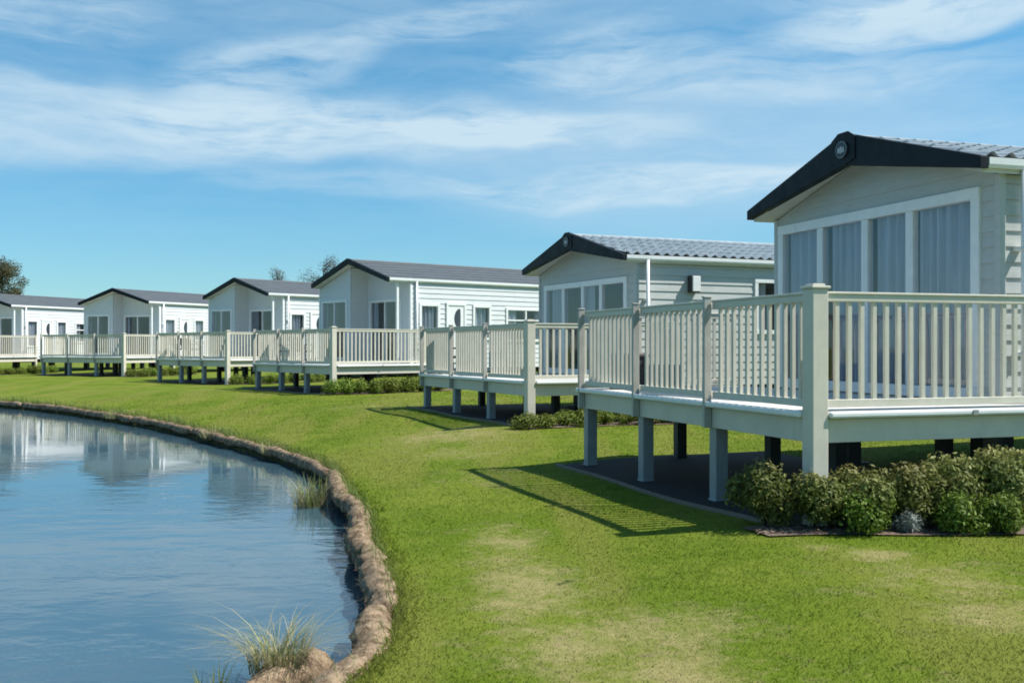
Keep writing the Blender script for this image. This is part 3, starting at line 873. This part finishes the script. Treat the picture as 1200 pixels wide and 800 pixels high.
# ------------------------------------------------------------------ decks
def deck(k, u):
    F = EYE + u['hr'] - 1.1; t = R(u['th'])
    gz = tz(*u['C'])
    root = empty('raised_deck', (u['C'][0], u['C'][1], gz), t)
    f = F - gz; L = u['L']; N = 3; xe = 3.3 if k else 4.6; vw = (u['vw'] if u['kind'] == 'A' else 2.42) - .06; u0 = u['u0'] - .08
    LG = lambda x, y: tz(*to_world(u, x, y)) - gz
    # floor boards with a projecting nosing
    fb = MB(); y = -.10; b = .145
    while y < L + .08:
        x1 = xe + .06 if y < u0 - .1 else (vw if not (u['kind'] == 'B' and y < u['u0'] + u['W']/2 + .1) else u['vw'] - .06)
        fb.box(-.10, x1, y, y + b - .006, f - .03, f); y += b
    fb.build('floor_boards', M['deckfloor'], root, fix=False)
    nz = MB()
    nz.box(-.165, -.102, .04, L + .14, f - .058, f + .006); nz.box(.04, xe + .08, -.165, -.102, f - .058, f + .006)
    nz.build('nosing', M['white'], root, bevel=.02)  # white rather than cream: sun catching this edge is put into the colour
    # fascia under the floor, along the four sides
    fa = MB()
    fa.box(-.075, -.045, -.075, L + .075, f - .285, f - .066); fa.box(-.045, xe + .05, -.075, -.045, f - .285, f - .066)
    fa.box(-.045, vw - .1, L + .045, L + .075, f - .285, f - .066)
    fa.build('fascia', M['deck'], root, bevel=.004)
    js = MB()
    for q in range(7): js.box(.0, vw - .1, .15 + q * (L - .3) / 6, .2 + q * (L - .3) / 6, f - .2, f - .032)
    js.build('joists', M['leg'], root)
    rz = f + 1.10
    # legs
    pos = [(0, L * i / N) for i in range(1, N + 1)] + [(1.45, L * .31), (1.45, L * .55), (1.45, L), (2.9 if k < 2 else 2.3, L * .31)] + [(xe - .02, .06)]
    for (x, y) in pos:
        l = MB(); z0 = LG(x, y); ox = .02 if x < .1 else 0
        l.box(x - .075 + ox, x + .075 + ox, y - .075, y + .075, z0 - .12, f - .2); l.box(x - .085 + ox, x + .085 + ox, y - .085, y + .085, z0 - .12, z0 + .03)
        l.build('leg', M['leg'] if x < .1 else M['steel_leg_shade'], root, bevel=.008)  # inner legs take the dark material to paint in the shade beneath the deck
    # big corner post, full height with a cap
    c = MB(); z0 = LG(0, 0); q = .085 if k < 2 else .08
    c.box(-q - .05, q - .05, -q - .05, q - .05, z0 - .12, rz + .03); cp = c.build('corner_post', M['deck'], root, bevel=.01)
    c = MB(); c.box(-q - .065, q - .035, -q - .065, q - .035, rz + .03, rz + .055); c.box(-q - .03, q - .07, -q - .03, q - .07, rz + .055, rz + .075); c.build('post_cap', M['deck'], cp, bevel=.006)
    # end post of the near side
    c = MB(); c.box(xe - .06, xe + .06, -.11, .01, LG(xe, 0) - .1, rz + .03); ep = c.build('end_post', M['deck'], root, bevel=.01)
    c = MB(); c.box(xe - .075, xe + .075, -.125, .025, rz + .03, rz + .055); c.build('post_cap', M['deck'], ep, bevel=.006)
    # slim rail posts on the lake side
    for i in range(1, N + 1):
        y = L * i / N; c = MB(); c.box(-.17, -.08, y - .025, y + .025, f - .285, rz + .035); c.box(-.178, -.072, y - .033, y + .033, rz + .035, rz + .05)
        c.build('rail_post', M['post'], root, bevel=.006)
    # balustrade bays: pickets, with hand rail and bottom rail as sub-parts
    def bay(mp, a0, a1):
        w = a1 - a0; n = max(3, int(round(w / .138))); bm_ = MB(); pw = .021
        for i in range(1, n):
            a = a0 + w * i / n; bm_.mbox(mp, a - pw, a + pw, f + .09, rz - .06, -.018, .018)
        ba = bm_.build('balustrade', M['deck'], root)
        h = MB(); h.mbox(mp, a0, a1, rz - .085, rz - .018, -.03, .03); h.mbox(mp, a0, a1, rz - .018, rz + .006, -.042, .042); h.build('hand_rail', M['deck'], ba, bevel=.006)
        l = MB(); l.mbox(mp, a0, a1, f + .04, f + .112, -.028, .028); l.build('bottom_rail', M['deck'], ba, bevel=.006)
    lake = lambda a, z, n: (-.05 - n, a, z)
    near = lambda a, z, n: (a, -.05 - n, z)
    far = lambda a, z, n: (a, L + .03 + n, z)
    for i in range(N):
        bay(lake, L * i / N + (.036 if i else .04), L * (i + 1) / N - .035)
    bay(near, .04, xe - .062)
    bay(far, .0, vw - .1)
    # small clip on the nosing of the near side
    c = MB(); c.box(1.62, 1.68, -.175, -.167, f - .052, f - .004); c.build('nosing_clip', M['leg'], root)
    return root
DECK_LABEL = [
 'nearest cream plastic deck with picket balustrade on tall square legs',
 'second nearest cream deck, below the caravan with the wall flue box',
 'third nearest cream picket deck, in front of the third nearest caravan',
 'fourth nearest cream picket deck, left of the third caravan',
 'second farthest cream deck, in front of the caravan with dark open porch doors',
 'farthest cream deck, cut off by the left picture edge']
for k, u in enumerate(UNITS):
    tag(deck(k, u), DECK_LABEL[k], 'deck', 'raised decks in front of the caravans')

# ------------------------------------------------------------------ dark seat-shaped forms on the decks, standing for unclear dark shapes
def make_chair_form():
    r = empty('chair_form', (0,0,0))
    s = MB(); s.box(-.27, .27, -.27, .27, .38, .44); s.build('seat', M['dark_form'], r, bevel=.02)
    b = MB(); b.prism([(.23,-.27,.42),(.29,-.27,.42),(.37,-.27,.88),(.31,-.27,.88)], (0,.54,0)); b.build('backrest', M['dark_form'], r, bevel=.015)
    for y in (-.27, .23):
        a = MB(); a.box(-.27, .28, y, y + .05, .60, .64); a.box(-.27, -.22, y, y + .05, .44, .60); a.build('armrest', M['dark_form'], r, bevel=.01)
    for x in (-.25, .21):
        for y in (-.25, .21):
            l = MB(); l.box(x, x + .04, y, y + .04, 0, .38); l.build('leg', M['dark_form'], r)
    return r
def make_stool_form(h):
    r = empty('stool_form', (0,0,0))
    s = MB(); s.box(-.22, .22, -.22, .22, h - .06, h); s.build('seat', M['dark_form'], r, bevel=.02)
    b = MB(); b.box(-.2, .2, -.2, .2, .04, h - .06); b.build('body', M['dark_form'], r)
    for x in (-.2, .15):
        for y in (-.2, .15):
            l = MB(); l.box(x, x + .05, y, y + .05, 0, .04); l.build('leg', M['dark_form'], r)
    return r
def on_deck(o, k, a, b, rz):
    u = UNITS[k]; x, y = to_world(u, a, b); o.location = (x, y, EYE + u['hr'] - 1.1 + .001); o.rotation_euler = (0, 0, R(u['th']) + rz)
o = make_stool_form(.50); on_deck(o, 0, .42, 5.2, .1); tag(o, 'taller dark stool-shaped form behind the balustrade of the nearest deck', 'stool', 'stool-shaped forms on the nearest deck')
o = make_stool_form(.34); on_deck(o, 0, .40, 4.55, -.2)
on_deck(o, 0, .12 + .18, 5.32 - .0, .0)
o.location.x, o.location.y = to_world(UNITS[0], -.0 + .26, 4.9)[0] - 0, to_world(UNITS[0], .26, 4.9)[1]
o.location.x, o.location.y = to_world(UNITS[0], 1.0, 5.3)
tag(o, 'lower dark stool-shaped form behind the balustrade of the nearest deck', 'stool', 'stool-shaped forms on the nearest deck')
proto = make_chair_form()
seats = [(1, .4, 5.4, 2.9, 'dark chair-shaped form at the far end of the second nearest deck'),
         (2, .5, 4.1, 2.6, 'left dark chair-shaped form behind the balustrade of the third nearest deck'),
         (2, .5, 2.9, 3.3, 'right dark chair-shaped form behind the balustrade of the third nearest deck'),
         (3, .6, 4.4, 2.8, 'left dark chair-shaped form behind the balustrade of the fourth nearest deck'),
         (3, .6, 3.7, 3.4, 'right dark chair-shaped form behind the balustrade of the fourth nearest deck')]
for i, (k, a, b, rz, lab) in enumerate(seats):
    c = proto if i == 0 else copy_tree(proto)
    on_deck(c, k, a, b, rz); tag(c, lab, 'chair', 'chair-shaped forms on the decks')

# ------------------------------------------------------------------ shrubs
def leaf_cloud(n, seed, lobes, size, flat=1.0, radial=0.0, thin=.45):
    """many small leaves spread through uneven lobes; lobes = (x,y,z,r)"""
    r = np.random.default_rng(seed); L = np.array(lobes)
    pr = L[:, 3]**2; idx = r.choice(len(L), n, p=pr / pr.sum())
    d = r.normal(size=(n, 3)); d /= np.linalg.norm(d, axis=1)[:, None]
    rad = L[idx, 3] * (.45 + .62 * r.random(n) ** .6) * (1 + .22 * np.sin(d[:, 0] * 7 + L[idx, 0] * 20) * np.sin(d[:, 1] * 8 + d[:, 2] * 6))
    P = L[idx, :3] + d * rad[:, None] * np.array([1, 1, flat])
    P[:, 2] = np.maximum(P[:, 2], .015 + .03 * r.random(n))
    nrm = d * 1.0 + r.normal(size=(n, 3)) * .6 + np.array([0, 0, .35]); nrm /= np.linalg.norm(nrm, axis=1)[:, None]
    up = d * radial + r.normal(size=(n, 3)); t = np.cross(nrm, up); t /= np.linalg.norm(t, axis=1)[:, None] + 1e-9; b = np.cross(t, nrm)
    s = size * (.6 + .8 * r.random(n)); w = s * thin
    V = np.stack([P - b * s[:, None], P + t * w[:, None], P + b * s[:, None], P - t * w[:, None]], 1).reshape(-1, 3)
    F = np.arange(4 * n).reshape(n, 4)
    top = (P[:, 2] / max(P[:, 2].max(), 1e-3))
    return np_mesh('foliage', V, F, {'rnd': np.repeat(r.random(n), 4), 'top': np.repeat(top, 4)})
def stems(seed, n, h, spread, rad):
    r = random.Random(seed); mb = MB()
    for k in range(n):
        a = r.random() * 6.28; q = spread * r.random()
        p1 = (q * .5 * math.cos(a), q * .5 * math.sin(a), h * .5); p2 = (q * math.cos(a + .3), q * math.sin(a + .3), h * (.75 + .25 * r.random()))
        mb.tube([(q * .1 * math.cos(a), q * .1 * math.sin(a), -.06), p1, p2], [rad, rad * .7, rad * .3], 5)
    return mb
def shrub_mesh(seed, R_, H, n, size, **kw):
    r = random.Random(seed); L = []
    for k in range(9):
        a = r.random() * 6.28; q = R_ * .62 * math.sqrt(r.random()); z = H * (.28 + .42 * r.random()); L.append((q * math.cos(a), q * math.sin(a), z, R_ * (.34 + .24 * r.random())))
    L.append((0, 0, H * .45, R_ * .5))
    me = leaf_cloud(n, seed, L, size, **kw)
    st = stems(seed, 9, H * .85, R_ * .7, .008)
    sm_ = st.build('stem', M['stem']); sme = sm_.data; bpy.data.objects.remove(sm_)
    return me, sme
protos = {
 'olive': [(shrub_mesh(s, .36, .60, 5200, .023), 'leaf_olive') for s in (11, 12, 13, 14)],
 'green': [(shrub_mesh(s, .25, .34, 3000, .020), 'leaf_green') for s in (21, 22)],
 'grey':  [(shrub_mesh(31, .15, .20, 700, .034, radial=2.5, thin=.14), 'leaf_grey')],
 'hedge': [(shrub_mesh(s, .32, .38, 1500, .026), 'leaf_hedge') for s in (41, 42, 43)],
}
def shrub(kind, x, y, s, label, group, hs=1.0):
    (fo, st), mat = random.choice(protos[kind])
    root = empty('shrub', (x, y, tz(x, y) + .01), random.random() * 6.28); root.scale = (s, s, s * hs)
    link('foliage', fo, M[mat], root); link('stem', st, M['stem'], root)
    tag(root, label, 'shrub', group)
u = UNITS[0]
G = 'shrubs in the bed below the nearest deck'
back = [(-.50,.12,1.0,1.05),(-.12,-.14,.95,.95),(.22,-.30,1.0,1.0),(.66,-.22,1.0,1.08),(1.02,-.42,.95,1.1),(1.38,-.20,1.05,1.25),(1.72,-.46,1.0,1.2),(2.05,-.22,1.05,1.3),(2.42,-.50,1.05,1.2),(2.8,-.24,1.0,1.3),(3.2,-.5,1.05,1.2)]
for i, (a, b, s, hs) in enumerate(back):
    x, y = to_world(u, a, b)
    lab = 'large olive bush at the left end of the bed below the nearest deck' if i == 0 else '%s olive bush from the left in the back row below the nearest deck' % ORD[i]
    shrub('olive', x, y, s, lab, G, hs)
fr = [(.16,-.46,1.1),(.98,-.74,1.05),(1.36,-.84,1.0),(2.0,-.98,1.05)]
fl_ = ['small round bright green bush at the front left of the bed by the lawn', 'second small green bush from the left along the front of the nearest bed',
      'third small green bush from the left along the front of the nearest bed', 'fourth small green bush from the left along the front of the nearest bed']
for (a, b, s), lab in zip(fr, fl_):
    x, y = to_world(u, a, b); shrub('green', x, y, s, lab, G)
x, y = to_world(u, .58, -.55); shrub('grey', x, y, 1.0, 'small silvery grey plant between the green bushes at the front of the bed', G)
for k, n, a0, a1, s, hs in ((1, 12, -.35, 4.6, .95, .85), (2, 9, -.3, 3.6, 1.25, 1.1), (3, 7, .2, 4.4, 1.2, 1.0), (4, 7, .1, 4.2, 1.2, 1.0), (5, 7, -.3, 4.2, 1.2, 1.0)):
    for i in range(n):
        a = a0 + (a1 - a0) * i / (n - 1) + random.uniform(-.06, .06); x, y = to_world(UNITS[k], a, -.38 + random.uniform(-.12, .12))
        shrub('hedge', x, y, s * random.uniform(.82, 1.12), '%s low green shrub from the left in the row below the %s deck' % (ORD[i], NAMES[k]), 'shrubs in the row below the %s deck' % NAMES[k], hs)

# ------------------------------------------------------------------ distant trees
def tree(x, y, H, crown, seed, mat, label, n, size, trunk=.18, lobes=16):
    z = tz(x, y); t = empty('tree', (x, y, z)); tag(t, label, 'tree')
    r = random.Random(seed); tk = MB()
    top = H * .93
    tk.tube([(0,0,-.3),(.05,0,H*.3),(-.06,.05,H*.6),(0,0,top)], [trunk, trunk*.75, trunk*.45, .03], 8)
    L = []
    for k in range(lobes):
        h = H * (crown[0] + (1 - crown[0]) * (k + .5) / lobes * .95); a = r.random() * 6.28
        f = math.sin(math.pi * min(1, (1 - (h / H - crown[0]) / (1 - crown[0])) * .85 + .12)); q = crown[1] * f * (.35 + .65 * r.random())
        p = (q * math.cos(a), q * math.sin(a), h + q * .35)
        tk.tube([(0, 0, h - .2), (p[0]*.5, p[1]*.5, h + q*.05), p], [trunk*.3, trunk*.2, .015], 5)
        L.append((p[0], p[1], p[2], crown[2] * (.5 + .7 * r.random()) * (.6 + .5 * f)))
    tk.build('trunk', M['bark'], t)
    link('crown', leaf_cloud(n, seed, L, size), M[mat], t)
tree(-43.9, 88, 8.4, (.30, 2.3, .85), 5, 'leaf_tree', 'thin brownish tree with a ragged crown behind the farthest caravan', 15000, .075, .2, 30)
tree(-15.6, 86, 8.6, (.45, 1.6, .75), 8, 'leaf_bare', 'greyish tree top showing over the roof of the fourth caravan, beside the third gable', 3600, .06, .15, 18)
tree(-22.6, 100, 8.9, (.5, 1.3, .7), 9, 'leaf_bare', 'small distant tree top peeping over the middle of the fourth caravan roof', 2600, .065, .15, 14)

# ------------------------------------------------------------------ sky, sun, camera
AZ, EL = math.atan2(.999, -.05), R(53)
sd = Vector((math.sin(AZ) * math.cos(EL), math.cos(AZ) * math.cos(EL), math.sin(EL)))
sun = bpy.data.lights.new('sun', 'SUN'); sun.energy = 5.0; sun.angle = R(.53); sun.color = (1, .955, .88)
so_ = bpy.data.objects.new('sun', sun); COL.objects.link(so_); so_.rotation_euler = sd.to_track_quat('Z', 'Y').to_euler(); so_.location = (20, 5, 30)

W = bpy.data.worlds.new('World'); S.world = W; W.use_nodes = True
nt = NT(W.node_tree); bg = nt.n['Background']
sky = nt.new('ShaderNodeTexSky', sky_type='NISHITA', sun_disc=False)
sky.sun_elevation = EL; sky.sun_rotation = AZ; sky.air_density = 1.0; sky.dust_density = .25; sky.ozone_density = 2.2; sky.altitude = 30
tc = nt.new('ShaderNodeTexCoord').outputs['Generated']
sx = nt.new('ShaderNodeSeparateXYZ'); nt.l.new(tc, sx.inputs[0])
az = nt.m('MULTIPLY', nt.m('ARCTAN2', sx.outputs[0], sx.outputs[1]), 57.2958)
el = nt.m('MULTIPLY', nt.m('ARCSINE', sx.outputs[2]), 57.2958)
# cirrus noise, in directions: long in azimuth, thin in elevation
cv = nt.new('ShaderNodeCombineXYZ'); nt.put(cv.inputs[0], az); nt.put(cv.inputs[1], el)
wp = nt.noise(nt.mapping(cv.outputs[0], scale=(.07, .2, 1)), 1., 3, .5)
elw = nt.m('ADD', el, nt.m('MULTIPLY', nt.m('SUBTRACT', wp, .5), 3.2))
cv2 = nt.new('ShaderNodeCombineXYZ'); nt.put(cv2.inputs[0], az); nt.put(cv2.inputs[1], elw)
st1 = nt.noise(nt.mapping(cv2.outputs[0], scale=(.075, .62, 1), rot=(0, 0, .04)), 1., 7, .6, .3)
st2 = nt.noise(nt.mapping(cv2.outputs[0], scale=(.30, 1.3, 1), rot=(0, 0, -.15)), 1., 7, .62, .5)
st = nt.m('ADD', nt.m('MULTIPLY', st1, .6), nt.m('MULTIPLY', st2, .4))
def blob(a0, e0, ra, re, tilt, amp, nlo=.30, nhi=.62, power=1.):
    da = nt.m('SUBTRACT', az, a0)
    de = nt.m('SUBTRACT', nt.m('SUBTRACT', elw, e0), nt.m('MULTIPLY', da, tilt))
    q = nt.m('ADD', nt.m('POWER', nt.m('ABSOLUTE', nt.m('DIVIDE', da, ra)), 2.), nt.m('POWER', nt.m('ABSOLUTE', nt.m('DIVIDE', de, re)), 2.))
    m_ = nt.mr(q, 0.25, 1.25, 1, 0)
    return nt.m('MULTIPLY', nt.m('MULTIPLY', m_, nt.mr(st, nlo, nhi)), amp)
BL = [(-24, 11.3, 20, 2.6, .02, .60, .10, .6), (-9, 11.8, 13, 2.0, .0, .42, .2, .6), (2, 11.6, 9, 1.2, .0, .35), (8, 8.6, 12, 1.2, .01, .55), (-8, 8.7, 9, .9, .0, .25),
      (-13, 14.8, 6, 1.5, .12, .50), (-4, 17.2, 6, 1.2, .2, .34), (4, 15.6, 5, 1.6, .2, .32), (24, 16.8, 11, 1.3, .05, .75, .2, .55), (22, 19, 13, 2.4, 0, .34),
      (-27, 17.5, 9, 2.4, -.08, .40), (14, 14.5, 14, 1.8, -.03, .28), (11, 10.5, 20, 5.0, 0, .34, .1, .4), (-5, 20, 40, 4, 0, .16, .1, .5), (0, 28, 60, 8, 0, .35), (-70, 18, 22, 5, 0, .4), (80, 20, 40, 7, 0, .4), (160, 25, 40, 9, 0, .4)]
tot = None
for b_ in BL:
    c = blob(*b_); tot = c if tot is None else nt.m('ADD', tot, c)
veil = nt.m('MULTIPLY', nt.mr(st, .25, .75), nt.mr(el, 4, 12, .04, .24))
tot = nt.m('ADD', nt.m('ADD', tot, nt.mr(el, 9, 0, 0, .14)), veil, clamp=True)
tint = nt.mix(1., sky.outputs[0], nt.mix(nt.mr(el, 2, 20), (.42,.735,.88), (.37,.86,.96)), 'MULTIPLY')
mixc = nt.mix(nt.m('MULTIPLY', tot, .92), tint, (4.3, 5.45, 6.2))
nt.put(bg.inputs[0], mixc)
bg.inputs[1].default_value = .10

cam = bpy.data.cameras.new('camera'); cam.sensor_width = 36; cam.lens = 36.51; cam.shift_y = .005; cam.clip_start = .1; cam.clip_end = 3000
co = bpy.data.objects.new('camera', cam); COL.objects.link(co); co.location = (0, 0, EYE); co.rotation_euler = (R(90), 0, 0)
S.camera = co
S.view_settings.view_transform = 'Standard'; S.view_settings.look = 'None'; S.view_settings.exposure = .55; S.view_settings.gamma = 1
S.view_settings.use_curve_mapping = False
S.cycles.use_denoising = True
S.cycles.max_bounces = 6; S.cycles.transparent_max_bounces = 12
S.cycles.filter_width = 1.8
